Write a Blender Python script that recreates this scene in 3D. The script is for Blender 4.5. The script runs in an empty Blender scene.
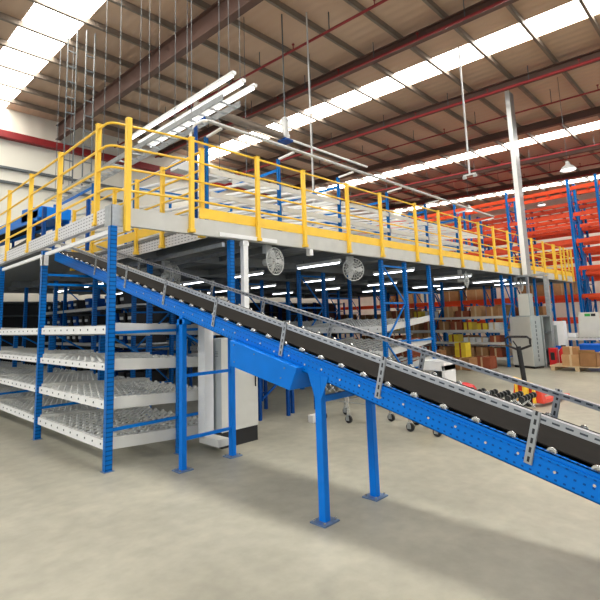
import bpy, math, random
from mathutils import Vector, Matrix
random.seed(7)
D = bpy.data; C = bpy.context.scene.collection
PI = math.pi

# ------------------------------------------------------------------ materials
def srgb(c):
    return tuple(((v/255)/12.92 if v/255 <= .04045 else ((v/255+.055)/1.055)**2.4) for v in c)
def new_mat(name):
    m = D.materials.new(name); m.use_nodes = True
    return m, m.node_tree, m.node_tree.nodes['Principled BSDF']
def mat(name, c, rough=.5, metal=0., noise=.12, scale=6., bump=0., emit=None, es=0.):
    m, nt, b = new_mat(name)
    col = srgb(c)
    b.inputs['Roughness'].default_value = rough; b.inputs['Metallic'].default_value = metal
    b.inputs['Base Color'].default_value = (*col, 1)
    if noise:
        tc = nt.nodes.new('ShaderNodeTexCoord'); n = nt.nodes.new('ShaderNodeTexNoise')
        n.inputs['Scale'].default_value = scale; n.inputs['Detail'].default_value = 6
        nt.links.new(tc.outputs['Object'], n.inputs['Vector'])
        r = nt.nodes.new('ShaderNodeValToRGB')
        r.color_ramp.elements[0].position = .3; r.color_ramp.elements[1].position = .72
        r.color_ramp.elements[0].color = (*[v*(1-noise) for v in col], 1)
        r.color_ramp.elements[1].color = (*[min(1, v*(1+noise)) for v in col], 1)
        nt.links.new(n.outputs['Fac'], r.inputs['Fac']); nt.links.new(r.outputs['Color'], b.inputs['Base Color'])
        if bump:
            bp = nt.nodes.new('ShaderNodeBump'); bp.inputs['Strength'].default_value = bump; bp.inputs['Distance'].default_value = .01
            nt.links.new(n.outputs['Fac'], bp.inputs['Height']); nt.links.new(bp.outputs['Normal'], b.inputs['Normal'])
    if emit:
        b.inputs['Emission Color'].default_value = (*srgb(emit), 1); b.inputs['Emission Strength'].default_value = es
    return m

def holes_mat(name, c, hole, pitch, hx, hy, axes=('Z', 'X', 'Y'), rough=.35, metal=0., lanes=2.0, lanepitch=.045):
    """paint with punched dark holes: rows repeat along axes[0] every pitch, across by lanepitch"""
    m, nt, b = new_mat(name)
    b.inputs['Roughness'].default_value = rough; b.inputs['Metallic'].default_value = metal
    tc = nt.nodes.new('ShaderNodeTexCoord'); sx = nt.nodes.new('ShaderNodeSeparateXYZ')
    nt.links.new(tc.outputs['Object'], sx.inputs[0])
    def mth(op, a, v=None):
        n = nt.nodes.new('ShaderNodeMath'); n.operation = op
        if hasattr(a, 'node'): nt.links.new(a, n.inputs[0])
        else: n.inputs[0].default_value = a
        if v is not None:
            if hasattr(v, 'node'): nt.links.new(v, n.inputs[1])
            else: n.inputs[1].default_value = v
        return n.outputs[0]
    def cell(ax, p, w, off=0.):
        s = sx.outputs[ax]
        f = mth('FRACT', mth('ADD', mth('DIVIDE', s, p), off + 100.))
        return mth('LESS_THAN', mth('ABSOLUTE', mth('SUBTRACT', f, .5)), w/p/2)
    a = cell(axes[0], pitch, hx)
    bb = cell(axes[1], lanepitch, hy, .5)
    msk = mth('MULTIPLY', a, bb)
    mix = nt.nodes.new('ShaderNodeMixRGB')
    mix.inputs[1].default_value = (*srgb(c), 1); mix.inputs[2].default_value = (*srgb(hole), 1)
    nt.links.new(msk, mix.inputs[0]); nt.links.new(mix.outputs[0], b.inputs['Base Color'])
    return m

M = {}
M['blue'] = mat('blue_paint', (0, 110, 192), .38, 0, .06)
M['blue2'] = mat('bright_blue_paint', (0, 116, 214), .42, 0, .05)
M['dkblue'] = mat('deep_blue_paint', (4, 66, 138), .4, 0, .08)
M['bluecol'] = holes_mat('blue_punched_post', (0, 108, 190), (0, 72, 138), .05, .015, .012, ('Z', 'Y', 'X'), .36, 0., 2, .04)
M['bluebeam'] = holes_mat('blue_punched_beam', (0, 114, 212), (0, 70, 146), .045, .014, .011, ('Y', 'Z', 'X'), .36, 0., 3, .045)
M['yellow'] = mat('yellow_paint', (248, 202, 62), .42, 0, .05)
M['cream'] = mat('pale_grey_paint', (206, 205, 198), .45, 0, .04)
M['white'] = mat('white_paint', (236, 236, 234), .45, 0, .03)
M['punched'] = holes_mat('white_punched_steel', (214, 214, 216), (120, 120, 126), .09, .05, .012, ('Y', 'Z', 'X'), .42, .15, 2, .045)
M['galv'] = mat('galvanised_steel', (176, 180, 182), .36, .75, .14, 14)
M['slot'] = holes_mat('galvanised_slotted_angle', (168, 172, 176), (52, 54, 58), .055, .032, .014, ('Z', 'Y', 'X'), .36, .6, 2, .045)
M['slotY'] = holes_mat('galvanised_slotted_rail', (170, 174, 180), (70, 76, 86), .07, .04, .011, ('Y', 'Z', 'X'), .34, .6, 2, .044)
M['roller'] = mat('bright_zinc', (214, 216, 214), .26, .8, .1, 30)
M['track'] = mat('shelf_track_zinc', (208, 209, 206), .34, .25, .16, 18)
M['belt'] = mat('belt_rubber', (25, 22, 19), .9, 0, .16, 9, .1)
M['black'] = mat('black_plastic', (24, 24, 26), .5, 0, .1)
M['blackm'] = mat('black_steel', (34, 36, 36), .4, .1, .1)
M['cab'] = mat('cabinet_light_grey', (206, 205, 196), .5, 0, .03)
M['cabside'] = mat('cabinet_grey_paint', (176, 182, 182), .5, 0, .04)
M['machine'] = mat('machine_grey', (158, 166, 164), .5, 0, .06)
M['darkgrey'] = mat('dark_grey_paint', (84, 90, 92), .5, 0, .1)
M['deckside'] = mat('deck_edge_grey', (200, 199, 192), .45, .05, .05)
M['under'] = mat('deck_underside', (122, 126, 128), .5, .3, .12, 2)
M['deck'] = mat('deck_panel', (150, 152, 150), .6, 0, .1)
M['orange'] = mat('orange_beam', (226, 74, 26), .45, 0, .07)
M['red'] = mat('red_paint', (206, 22, 28), .42, 0, .06)
M['pipe'] = mat('dark_red_pipe', (132, 26, 28), .5, 0, .1)
M['redorange'] = mat('red_orange_paint', (222, 70, 48), .45, 0, .06)
M['rafter'] = mat('rafter_brown', (92, 66, 56), .6, 0, .15, 1)
M['purlin'] = mat('purlin_zinc', (124, 112, 100), .5, .3, .12, 3)
M['carton'] = mat('carton_brown', (166, 122, 82), .8, 0, .12, 5)
M['carton2'] = mat('carton_tan', (190, 148, 104), .8, 0, .1, 5)
M['carton3'] = mat('carton_russet', (150, 82, 58), .8, 0, .12, 5)
M['ybox'] = mat('carton_yellow', (228, 200, 50), .6, 0, .1, 5)
M['wbox'] = mat('carton_white', (214, 216, 214), .6, 0, .08, 5)
M['tape'] = mat('parcel_tape', (204, 178, 136), .35, 0, .05)
M['wood'] = mat('pallet_wood', (204, 178, 138), .75, 0, .16, 12)
M['tote'] = mat('blue_plastic', (22, 98, 204), .45, 0, .05)
M['plate'] = mat('foot_plate_zinc', (110, 134, 168), .4, .5, .15, 20)
M['fan'] = mat('fan_grey', (206, 208, 204), .45, .1, .05)
M['lamp'] = mat('lamp_shade_grey', (200, 200, 198), .5, .2, .04)
M['tube'] = mat('led_tube', (250, 252, 255), .5, 0, 0, emit=(245, 250, 255), es=7)
M['tubeon'] = mat('fluorescent_tube', (250, 252, 255), .5, 0, 0, emit=(255, 255, 252), es=2.2)
M['sky'] = mat('daylight_sheet', (250, 252, 250), .5, 0, 0, emit=(255, 252, 244), es=16)
M['label'] = mat('yellow_label', (250, 214, 30), .5, 0, 0)
M['green'] = mat('green_label', (40, 150, 60), .5, 0, 0)
M['drum'] = mat('drum_blue', (40, 92, 170), .4, 0, .1)

# concrete floor with stains and polish
def floor_mat():
    m, nt, b = new_mat('polished_concrete')
    tc = nt.nodes.new('ShaderNodeTexCoord')
    n1 = nt.nodes.new('ShaderNodeTexNoise'); n1.inputs['Scale'].default_value = .7; n1.inputs['Detail'].default_value = 9; n1.inputs['Roughness'].default_value = .65
    n2 = nt.nodes.new('ShaderNodeTexNoise'); n2.inputs['Scale'].default_value = 7; n2.inputs['Detail'].default_value = 6
    for n in (n1, n2): nt.links.new(tc.outputs['Object'], n.inputs['Vector'])
    r1 = nt.nodes.new('ShaderNodeValToRGB'); e = r1.color_ramp.elements
    e[0].position = .32; e[0].color = (*srgb((146, 143, 128)), 1); e[1].position = .7; e[1].color = (*srgb((178, 174, 157)), 1)
    nt.links.new(n1.outputs['Fac'], r1.inputs['Fac'])
    mx = nt.nodes.new('ShaderNodeMixRGB'); mx.blend_type = 'OVERLAY'; mx.inputs[0].default_value = .22
    nt.links.new(r1.outputs[0], mx.inputs[1]); nt.links.new(n2.outputs['Fac'], mx.inputs[2])
    nt.links.new(mx.outputs[0], b.inputs['Base Color'])
    rr = nt.nodes.new('ShaderNodeMapRange'); rr.inputs['To Min'].default_value = .3; rr.inputs['To Max'].default_value = .6
    nt.links.new(n1.outputs['Fac'], rr.inputs['Value']); nt.links.new(rr.outputs[0], b.inputs['Roughness'])
    return m
M['floor'] = floor_mat()
for k_ in ('blue', 'blue2', 'dkblue', 'bluecol', 'bluebeam', 'belt', 'tote', 'carton', 'carton2', 'carton3'):
    M[k_].node_tree.nodes['Principled BSDF'].inputs['Specular IOR Level'].default_value = .18

def ribbed(name, c, c2, pitch, axis):
    m, nt, b = new_mat(name); b.inputs['Roughness'].default_value = .5
    tc = nt.nodes.new('ShaderNodeTexCoord'); w = nt.nodes.new('ShaderNodeTexWave')
    w.wave_type = 'BANDS'; w.bands_direction = axis; w.inputs['Scale'].default_value = 1/pitch*.314; w.inputs['Distortion'].default_value = 0
    nt.links.new(tc.outputs['Object'], w.inputs['Vector'])
    n = nt.nodes.new('ShaderNodeTexNoise'); n.inputs['Scale'].default_value = .4; n.inputs['Detail'].default_value = 5
    nt.links.new(tc.outputs['Object'], n.inputs['Vector'])
    mx = nt.nodes.new('ShaderNodeMixRGB'); mx.inputs[1].default_value = (*srgb(c), 1); mx.inputs[2].default_value = (*srgb(c2), 1)
    nt.links.new(n.outputs['Fac'], mx.inputs[0]); nt.links.new(mx.outputs[0], b.inputs['Base Color'])
    bp = nt.nodes.new('ShaderNodeBump'); bp.inputs['Strength'].default_value = .5; bp.inputs['Distance'].default_value = .02
    nt.links.new(w.outputs['Fac'], bp.inputs['Height']); nt.links.new(bp.outputs['Normal'], b.inputs['Normal'])
    return m
M['roof'] = ribbed('roof_sheet', (196, 168, 142), (178, 148, 124), .3, 'X')
M['wall'] = ribbed('wall_panel', (228, 225, 212), (214, 210, 196), .6, 'X')
M['deckbottom'] = ribbed('deck_bottom_sheet', (120, 124, 126), (100, 104, 106), .2, 'Y')

# ------------------------------------------------------------------ mesh helper
class MB:
    def __init__(s): s.v = []; s.f = []
    def add(s, vs, fs):
        o = len(s.v); s.v += [tuple(v) for v in vs]; s.f += [tuple(i+o for i in f) for f in fs]; return s
    def box(s, x0, x1, y0, y1, z0, z1):
        return s.add([(x0,y0,z0),(x1,y0,z0),(x1,y1,z0),(x0,y1,z0),(x0,y0,z1),(x1,y0,z1),(x1,y1,z1),(x0,y1,z1)],
                     [(0,3,2,1),(4,5,6,7),(0,1,5,4),(1,2,6,5),(2,3,7,6),(3,0,4,7)])
    def hexa(s, p):      # eight points, bottom ring then top ring
        return s.add(p, [(0,3,2,1),(4,5,6,7),(0,1,5,4),(1,2,6,5),(2,3,7,6),(3,0,4,7)])
    def bar(s, p, q, w, h, up=(0,0,1)):
        p = Vector(p); q = Vector(q); d = (q-p).normalized(); u = Vector(up)
        if abs(d.dot(u)) > .98: u = Vector((0,1,0))
        r = d.cross(u).normalized(); u = r.cross(d).normalized()
        vs = []
        for c in (p, q):
            for a, b in ((-1,-1),(1,-1),(1,1),(-1,1)): vs.append(c + r*(a*w/2) + u*(b*h/2))
        return s.add(vs, [(0,1,2,3),(7,6,5,4),(0,4,5,1),(1,5,6,2),(2,6,7,3),(3,7,4,0)])
    def cyl(s, p, q, r, n=10, r2=None):
        p = Vector(p); q = Vector(q); r2 = r if r2 is None else r2
        d = (q-p).normalized(); u = Vector((0,0,1)) if abs(d.z) < .95 else Vector((1,0,0))
        a = d.cross(u).normalized(); b = d.cross(a)
        vs = []
        for c, rr in ((p, r), (q, r2)):
            for i in range(n):
                t = 2*PI*i/n; vs.append(c + a*(rr*math.cos(t)) + b*(rr*math.sin(t)))
        fs = [(i, (i+1) % n, n+(i+1) % n, n+i) for i in range(n)] + [tuple(range(n))[::-1], tuple(range(n, 2*n))]
        return s.add(vs, fs)
    def tube(s, pts, r, n=8):
        pts = [Vector(p) for p in pts]; vs = []; N = len(pts)
        for i, p in enumerate(pts):
            d = (pts[min(i+1, N-1)] - pts[max(i-1, 0)]).normalized()
            u = Vector((0,0,1)) if abs(d.z) < .9 else Vector((1,0,0))
            a = d.cross(u).normalized(); b = a.cross(d)
            for k in range(n):
                t = 2*PI*k/n; vs.append(p + a*(r*math.cos(t)) + b*(r*math.sin(t)))
        fs = []
        for i in range(N-1):
            for k in range(n):
                fs.append((i*n+k, i*n+(k+1) % n, (i+1)*n+(k+1) % n, (i+1)*n+k))
        fs += [tuple(range(n))[::-1], tuple(range((N-1)*n, N*n))]
        return s.add(vs, fs)
    def ring(s, c, R, r, axis='Y', n=24, m=6):
        c = Vector(c); vs = []; fs = []
        for i in range(n):
            t = 2*PI*i/n
            for j in range(m):
                u = 2*PI*j/m; rr = R + r*math.cos(u); h = r*math.sin(u)
                a, b = rr*math.cos(t), rr*math.sin(t)
                vs.append(c + Vector({'Y': (a, h, b), 'X': (h, a, b), 'Z': (a, b, h)}[axis]))
        for i in range(n):
            for j in range(m):
                fs.append((i*m+j, ((i+1) % n)*m+j, ((i+1) % n)*m+(j+1) % m, i*m+(j+1) % m))
        return s.add(vs, fs)
    def lathe(s, c, prof, axis='Z', n=20):
        c = Vector(c); vs = []; fs = []
        for r, h in prof:
            for i in range(n):
                t = 2*PI*i/n; a, b = r*math.cos(t), r*math.sin(t)
                vs.append(c + Vector({'Z': (a, b, h), 'X': (h, a, b), 'Y': (a, h, b)}[axis]))
        for k in range(len(prof)-1):
            for i in range(n):
                fs.append((k*n+i, k*n+(i+1) % n, (k+1)*n+(i+1) % n, (k+1)*n+i))
        return s.add(vs, fs)
    def build(s, name, m, parent=None, bevel=0, smooth=False, data=None):
        me = D.meshes.new(name); me.from_pydata(s.v, [], s.f); me.update(); me.materials.append(M[m])
        # consistent outward normals
        import bmesh
        bm = bmesh.new(); bm.from_mesh(me); bmesh.ops.recalc_face_normals(bm, faces=bm.faces); bm.to_mesh(me); bm.free()
        if smooth:
            for p in me.polygons: p.use_smooth = True
            me.set_sharp_from_angle(angle=math.radians(40))
        o = D.objects.new(name, me); C.objects.link(o)
        if parent: o.parent = parent
        if bevel:
            b = o.modifiers.new('bevel', 'BEVEL'); b.width = bevel; b.segments = 2; b.limit_method = 'ANGLE'
        return o

def tag(o, label, cat, group=None):
    o['label'] = label; o['category'] = cat
    if group: o['group'] = group
    return o
def thing(name, label, cat, loc=(0,0,0), group=None, rotz=0):
    o = D.objects.new(name, None); C.objects.link(o); o.location = loc; o.rotation_euler = (0,0,rotz); o.empty_display_size = .1
    return tag(o, label, cat, group)
def struct(name, mb, m, parent=None, bevel=0):
    o = mb.build(name, m, parent, bevel)
    if not parent: o['kind'] = 'structure'
    return o
def dup(root, loc, label, group=None, rotz=None, par=None):
    r = root.copy(); C.objects.link(r); r.location = loc
    if rotz is not None: r.rotation_euler = (0,0,rotz)
    r['label'] = label
    if group: r['group'] = group
    def kids(src, dst):
        for ch in list(src.children):
            c = ch.copy(); C.objects.link(c); c.parent = dst; kids(ch, c)
    kids(root, r)
    return r
def rep(name, mb, m, par, spots, smooth=False, rot=None):
    first = None
    for p in spots:
        if first is None: first = o = mb.build(name, m, par, 0, smooth)
        else:
            o = first.copy(); C.objects.link(o); o.parent = par
        o.location = p
        if rot: o.rotation_euler = rot
def clear(y, w, y0, p):     # step past a rack frame that stands inside [y, y+w]
    for q in range(1, 7):
        b = y0+p*q
        if y-.06 < b < y+w+.06: return b+.07
    return y
ORD = ['first', 'second', 'third', 'fourth', 'fifth', 'sixth', 'seventh', 'eighth', 'ninth', 'tenth', 'eleventh', 'twelfth', 'thirteenth', 'fourteenth', 'fifteenth', 'sixteenth', 'seventeenth', 'eighteenth', 'nineteenth', 'twentieth']

# ------------------------------------------------------------------ camera (27 mm phone lens, photo cropped off-centre)
cam = D.cameras.new('camera'); co = D.objects.new('camera', cam); C.objects.link(co)
F, CX, CY, YAW, PIT, ROL = 467.46, 299.63, 255.72, 0.768645, 0.137716, -0.0330386
fw = Vector((math.cos(PIT)*math.cos(YAW), math.cos(PIT)*math.sin(YAW), math.sin(PIT)))
rt = Vector((math.sin(YAW), -math.cos(YAW), 0)); up = rt.cross(fw)
r2 = rt*math.cos(ROL) + up*math.sin(ROL); u2 = -rt*math.sin(ROL) + up*math.cos(ROL)
mw = Matrix((r2, u2, -fw)).transposed().to_4x4(); mw.translation = (0, 0, 1.6)
co.matrix_world = mw
cam.sensor_width = 36; cam.sensor_fit = 'HORIZONTAL'; cam.lens = F/600*36
cam.shift_x = (300-CX)/600; cam.shift_y = (CY-300)/600; cam.clip_end = 200
bpy.context.scene.camera = co

# ------------------------------------------------------------------ setting
ROOF0, RS = 9.15, .04            # roof height at Y=0 and rise towards the back wall
XW, YW = 35.0, 19.5
X0, Y0 = -7.0, -9.0
def rz(y): return ROOF0 + RS*y
struct('floor', MB().box(X0, XW+.2, Y0, YW+.2, -.2, 0), 'floor')
struct('wall_back', MB().box(X0, XW+.2, YW, YW+.2, 0, rz(YW)+.3), 'wall')
struct('wall_right', MB().box(XW, XW+.2, Y0, YW, 0, rz(YW)+.3), 'wall')
# roof sheets between the daylight strips
strips = [(-6.1, -4.9), (3.2, 4.4), (12.55, 13.6), (21.82, 22.8), (31.1, 31.95)]
rf = MB(); x = X0
def slab(mb, a, b, dz0, dz1):
    mb.hexa([(a, Y0, rz(Y0)+dz0), (b, Y0, rz(Y0)+dz0), (b, YW, rz(YW)+dz0), (a, YW, rz(YW)+dz0),
             (a, Y0, rz(Y0)+dz1), (b, Y0, rz(Y0)+dz1), (b, YW, rz(YW)+dz1), (a, YW, rz(YW)+dz1)])
for a, b in strips:
    slab(rf, x, a, 0, .08); x = b
slab(rf, x, XW, 0, .08)
struct('ceiling', rf, 'roof')
for i, (a, b) in enumerate(strips):
    s = MB(); slab(s, a, b, .02, .05)
    struct('window_%d' % (i+1), s, 'sky')
# rafters along Y, purlins along X
k = 0
for i in range(-2, 7):
    xr = 6.3 + 4.5*i
    if xr < X0: continue
    k += 1
    mb = MB(); d = .75 if i == 0 else .42
    for (w, za, zb) in ((.2, -.16, -.19), (.012, -.19, -d), (.2, -d, -d-.02)):
        mb.hexa([(xr-w/2, Y0, rz(Y0)+zb), (xr+w/2, Y0, rz(Y0)+zb), (xr+w/2, YW, rz(YW)+zb), (xr-w/2, YW, rz(YW)+zb),
                 (xr-w/2, Y0, rz(Y0)+za), (xr+w/2, Y0, rz(Y0)+za), (xr+w/2, YW, rz(YW)+za), (xr-w/2, YW, rz(YW)+za)])
    struct('trim_%d' % k, mb, 'rafter')
y = Y0+.4
while y < YW:
    k += 1
    mb = MB().box(X0, XW, y-.035, y-.03+.01, rz(y)-.17, rz(y)-.005); mb.box(X0, XW, y-.035, y+.04, rz(y)-.172, rz(y)-.16)
    struct('trim_%d' % k, mb, 'purlin'); y += 1.35

# sprinkler pipes under the roof
for i, (xp, r, w) in enumerate([(8.6, .035, 'between the tall left girder and the next rafter'), (15.05, .05, 'beside the rafter before the middle skylight'), (17.3, .03, 'left of the long right skylight'), (23.3, .03, 'just beyond the long right skylight'), (26.45, .035, 'two rafters beyond the long skylight'), (10.55, .04, 'above the near flow rack'), (24.6, .035, 'beside the rafter beyond the long skylight'), (28.4, .04, 'farthest over the orange racks')]):
    zz = -.52
    t = thing('sprinkler_pipe', 'dark red sprinkler pipe under the roof, ' + w, 'pipe', (xp, 0, 0), 'red sprinkler pipes under the roof')
    MB().cyl((0, Y0+.5, rz(Y0+.5)+zz), (0, YW-.1, rz(YW-.1)+zz), r, 8).build('pipe', 'pipe', t, smooth=True)
    ys = [-6.5+2.7*q for q in range(10) if -6.5+2.7*q < YW-1]
    rep('hanger', MB().box(-.01, .01, -.01, .01, zz, -.0), 'darkgrey', t, [(0, y, rz(y)) for y in ys])
    rep('sprinkler_head', MB().cyl((0, 0, 0), (0, 0, .16), .014, 6).cyl((0, 0, .155), (0, 0, .18), .04, 6), 'pipe', t, [(0, y+1.3, rz(y+1.3)+zz) for y in ys])

# ------------------------------------------------------------------ mezzanine
YM = 5.42; XL = 2.39; XE = 22.3; YD = 18.9; ZB, ZT = 2.82, 3.05
SX0, SX1, SY1 = 2.55, 3.73, 9.15        # slot in the deck for the belt
mz = thing('mezzanine_platform', 'long raised storage platform with grey edge beams on blue posts', 'mezzanine', (XL, YM, 0))
def mzp(name, mb, m, b=0):
    o = mb.build(name, m, None, b); o.parent = mz; o.location = (-XL, -YM, 0); return o
def chan_x(x0, x1, y, z0, z1, out=-1, t=.012, w=.06):
    mb = MB().box(x0, x1, y-t/2, y+t/2, z0, z1)
    for z in (z0, z1-t): mb.box(x0, x1, min(y, y-out*w), max(y, y-out*w), z, z+t)
    return mb
mzp('edge_beam', chan_x(XL+.06, XE, YM, ZB, ZT), 'deckside')['label'] = 'pale grey front edge beam'
mb = MB().box(XL-.008, XL+.008, YM, YD, ZB+.04, ZT); mb.box(XL, XL+.07, YM, YD, ZB+.04, ZB+.052); mb.box(XL, XL+.07, YM, YD, ZT-.012, ZT)
mzp('edge_beam', mb, 'punched')['label'] = 'white punched left edge beam'
mb = MB().box(SX1+.02, SX1+.036, YM+.02, 9.6, ZB-.02, ZT)
mzp('edge_beam', mb, 'punched')['label'] = 'white punched beam along the belt opening'
mzp('edge_beam', MB().box(XE-.01, XE+.01, YM, YD, ZB, ZT), 'deckside')
mzp('corner_bracket', MB().box(XL-.02, XL+.13, YM-.018, YM-.004, ZB-.02, ZT+.01).box(XL-.022, XL-.01, YM-.018, YM+.16, ZB-.02, ZT+.01), 'galv')
mzp('corner_bracket', MB().box(3.5, 4.02, YM-.02, YM-.008, ZB+.0, ZT-.01), 'deckside')
# light strip on the lower front beam near the pale post
mzp('light_strip', MB().box(3.93, 5.05, YM-.05, YM-.014, ZB+.01, ZB+.07), 'white')
mzp('deck', MB().box(XL+.1, SX0, YM+.02, YD, ZT-.07, ZT-.02).box(SX0, SX1, SY1, YD, ZT-.07, ZT-.02).box(SX1, XE-.02, YM+.02, YD, ZT-.07, ZT-.02), 'deckbottom')
x = 4.3; n = 0
while x < XE-.3:
    mzp('joist', MB().box(x-.03, x+.03, YM+.03, YD, ZB+.03, ZT-.07), 'under'); x += 1.4
for y in (7.81, 10.2, 12.6, 15.0, 17.4):
    mzp('cross_beam', MB().box(SX1+.05, XE-.05, y-.035, y+.035, ZB-.02, ZT-.072), 'under')
mzp('ledge_angle', MB().box(XL+.0, XL+.04, YM+.07, YD, 2.715, 2.765), 'white')

# posts of the mezzanine that carry racks belong to the rack bays below
# ------------------------------------------------------------------ railings
def post(mb, x, y, z0, z1, w=.06):
    mb.box(x-w/2, x+w/2, y-w/2, y+w/2, z0, z1)
RZ = [4.16, 3.86, 3.58, 3.30]
def rail_group(name, label, posts, axis, fixed, z0, ztop, off, rails, toe=None, gate=False, cap=True):
    """posts: coordinates along axis"""
    t = thing(name, label, 'railing', (posts[0], fixed, ZT) if axis == 'X' else (fixed, posts[0], ZT), 'yellow guard railings on the platform')
    ox, oy, oz = t.location
    def P(a, z, o=0): return (a-ox, o, z-oz) if axis == 'X' else (o, a-oy, z-oz)
    for a in posts:
        m = MB(); p = P(a, 0, off)
        m.box(p[0]-.03, p[0]+.03, p[1]-.03, p[1]+.03, z0-oz, ztop-oz)
        m.box(p[0]-.036, p[0]+.036, p[1]-.036, p[1]+.036, ztop-oz, ztop-oz+.015)
        m.box(p[0]-.042, p[0]+.042, p[1]-.042, p[1]+.042, z0-oz, z0-oz+.05)
        m.build('post', 'yellow', t, .004)
    for z in rails:
        m = MB(); m.cyl(P(posts[0], z, off*0), P(posts[-1], z, off*0), .0165, 8); m.build('rail', 'yellow', t, smooth=True)
    if toe:
        a, b = toe
        m = MB(); p = P(a, ZT+.01); q = P(b, ZT+.16)
        if axis == 'X': m.box(p[0], q[0], -.006, .006, p[2], q[2])
        else: m.box(-.006, .006, p[1], q[1], p[2], q[2])
        m.build('toe_board', 'yellow', t)
    return t
front = [4.665, 5.71, 6.92, 8.02, 9.41, 10.52, 11.68, 12.83, 13.87, 14.99, 16.1, 17.2, 18.4, 19.55]
fr = rail_group('guard_railing', 'long yellow guard railing with toe board along the front platform edge', [3.47]+front, 'X', YM, 2.83, 4.17, -.04, RZ, (3.62, 19.55))
rail_group('guard_railing', 'short yellow railing closing the far right end of the front edge', [19.72, 20.5, 20.95, 21.98], 'X', YM, 2.83, 4.17, -.04, RZ, (19.72, 21.98))
rail_group('guard_railing', 'yellow railing returning along the far right end of the platform', [YM+.15, 6.6, 7.8, 9.0, 10.2, 11.4], 'Y', 22.26, 2.83, 4.21, 0, RZ, (YM+.15, 11.4))
# left rail with rounded corner over to the slot crossing
t = rail_group('guard_railing', 'yellow railing along the left platform edge climbing to the corner post', [5.88, 7.245, 8.609, 9.9, 11.2, 12.5, 13.8, 15.1], 'Y', XL, 2.87, 4.21, 0, [])
t2 = t
lx, ly, lz = t.location
for z in RZ:
    pts = [(0, 15.1-ly, z-lz), (0, 5.78-ly, z-lz)]
    for i in range(1, 7):
        a = i/6*PI/2; pts.append((.13-.13*math.cos(a), 5.55-ly+.13-.13*math.sin(a)-.0, z-lz))
    pts.append((3.47-lx, YM-ly, z-lz))
    MB().tube(pts, .0165, 8).build('rail', 'yellow', t, smooth=True)
m = MB(); post(m, 2.555-lx, YM-.045-ly, 2.74-lz, 4.19-lz, .066); m.build('post', 'yellow', t, .004)
# inner railing beside the belt opening
rail_group('guard_railing', 'yellow railing inside the platform along the belt opening', [5.5, 6.6, 7.46, 8.34, 9.3, 10.3], 'Y', 3.716, 2.8, 4.1, 0, [4.07, 3.8, 3.52, 3.26], (6.1, 10.3))

# ------------------------------------------------------------------ racks under the deck
def upright(x, y, z1, w=.08, d=.075, z0=0):
    """open punched C section with foot plate"""
    m = MB(); t = .008
    m.box(x-w/2, x+w/2, y-d/2, y-d/2+t, z0, z1)
    m.box(x-w/2, x-w/2+t, y-d/2, y+d/2, z0, z1); m.box(x+w/2-t, x+w/2, y-d/2, y+d/2, z0, z1)
    m.box(x-w/2, x-w/2+.025, y+d/2-t, y+d/2, z0, z1); m.box(x+w/2-.025, x+w/2, y+d/2-t, y+d/2, z0, z1)
    return m
def frame_parts(t, xs, y, z1, ox=0, oy=0, z0=0, foot=True, m='bluecol', braces=True, zb=.3):
    for x in xs:
        o = upright(x-ox, y-oy, z1, z0=z0).build('upright', m, t)
        if foot: MB().box(x-ox-.06, x-ox+.06, y-oy-.055, y-oy+.055, z0, z0+.006).build('foot_plate', 'plate', o)
    if braces:
        for a, b in zip(xs[:-1], xs[1:]):
            a += .04; b -= .04; z = z0+zb; k = 0
            mb = MB()
            while z + .75 < z1:
                mb.bar((a-ox, y-oy, z), (b-ox, y-oy, z), .03, .035)
                p, q = ((a, z+.05), (b, z+.7)) if k % 2 else ((b, z+.05), (a, z+.7))
                mb.bar((p[0]-ox, y-oy, p[1]-.05), (q[0]-ox, y-oy, q[1]+.1), .025, .03); z += .8; k += 1
            mb.bar((a-ox, y-oy, z1-.12), (b-ox, y-oy, z1-.12), .03, .035)
            mb.build('brace', 'blue', t)

def flow_shelf(depth, width, zf, slope, hf, lanes, par, side_h=.13, strip='white'):
    """sloping roller shelf; local x = depth, y = width"""
    def zs(x): return zf + slope*x
    s = MB()
    # side channels
    for y in (.05, width-.05):
        s.hexa([(.02, y-.02, zs(0)), (depth, y-.02, zs(depth)), (depth, y+.02, zs(depth)), (.02, y+.02, zs(0)),
                (.02, y-.02, zs(0)+side_h), (depth, y-.02, zs(depth)+side_h), (depth, y+.02, zs(depth)+side_h), (.02, y+.02, zs(0)+side_h)])
    for x in (depth*.33, depth*.66, depth-.02):
        s.box(x-.015, x+.015, .05, width-.05, zs(x)+.02, zs(x)+.06)
    sh = s.build('shelf', 'cream', par)
    f = MB().box(-.012, .012, .04, width-.04, zf, zf+hf); f.box(-.012, .05, .04, width-.04, zf, zf+.01); f.box(-.012, .03, .04, width-.04, zf+hf-.008, zf+hf)
    n = lanes
    f.build('front_beam', strip, sh)
    rep('bolt', MB().cyl((-.018, 0, 0), (-.010, 0, 0), .012, 8), 'darkgrey', sh, [(0, .16 + (width-.32)*i/(n-1), zf+hf*.55) for i in range(n)])
    tr = MB()
    tr.hexa([(.03, -.028, zs(0)-zf+.058), (depth-.02, -.028, zs(depth)-zf+.058), (depth-.02, .028, zs(depth)-zf+.058), (.03, .028, zs(0)-zf+.058),
             (.03, -.028, zs(0)-zf+.08), (depth-.02, -.028, zs(depth)-zf+.08), (depth-.02, .028, zs(depth)-zf+.08), (.03, .028, zs(0)-zf+.08)])
    x = .07
    while x < depth-.04:
        tr.cyl((x, -.02, zs(x)-zf+.085), (x, .02, zs(x)-zf+.085), .02, 6); x += .09
    rep('roller_track', tr, 'track', sh, [(0, .14 + (width-.28)*i/(n-1), zf) for i in range(n)])
    return sh

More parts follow.
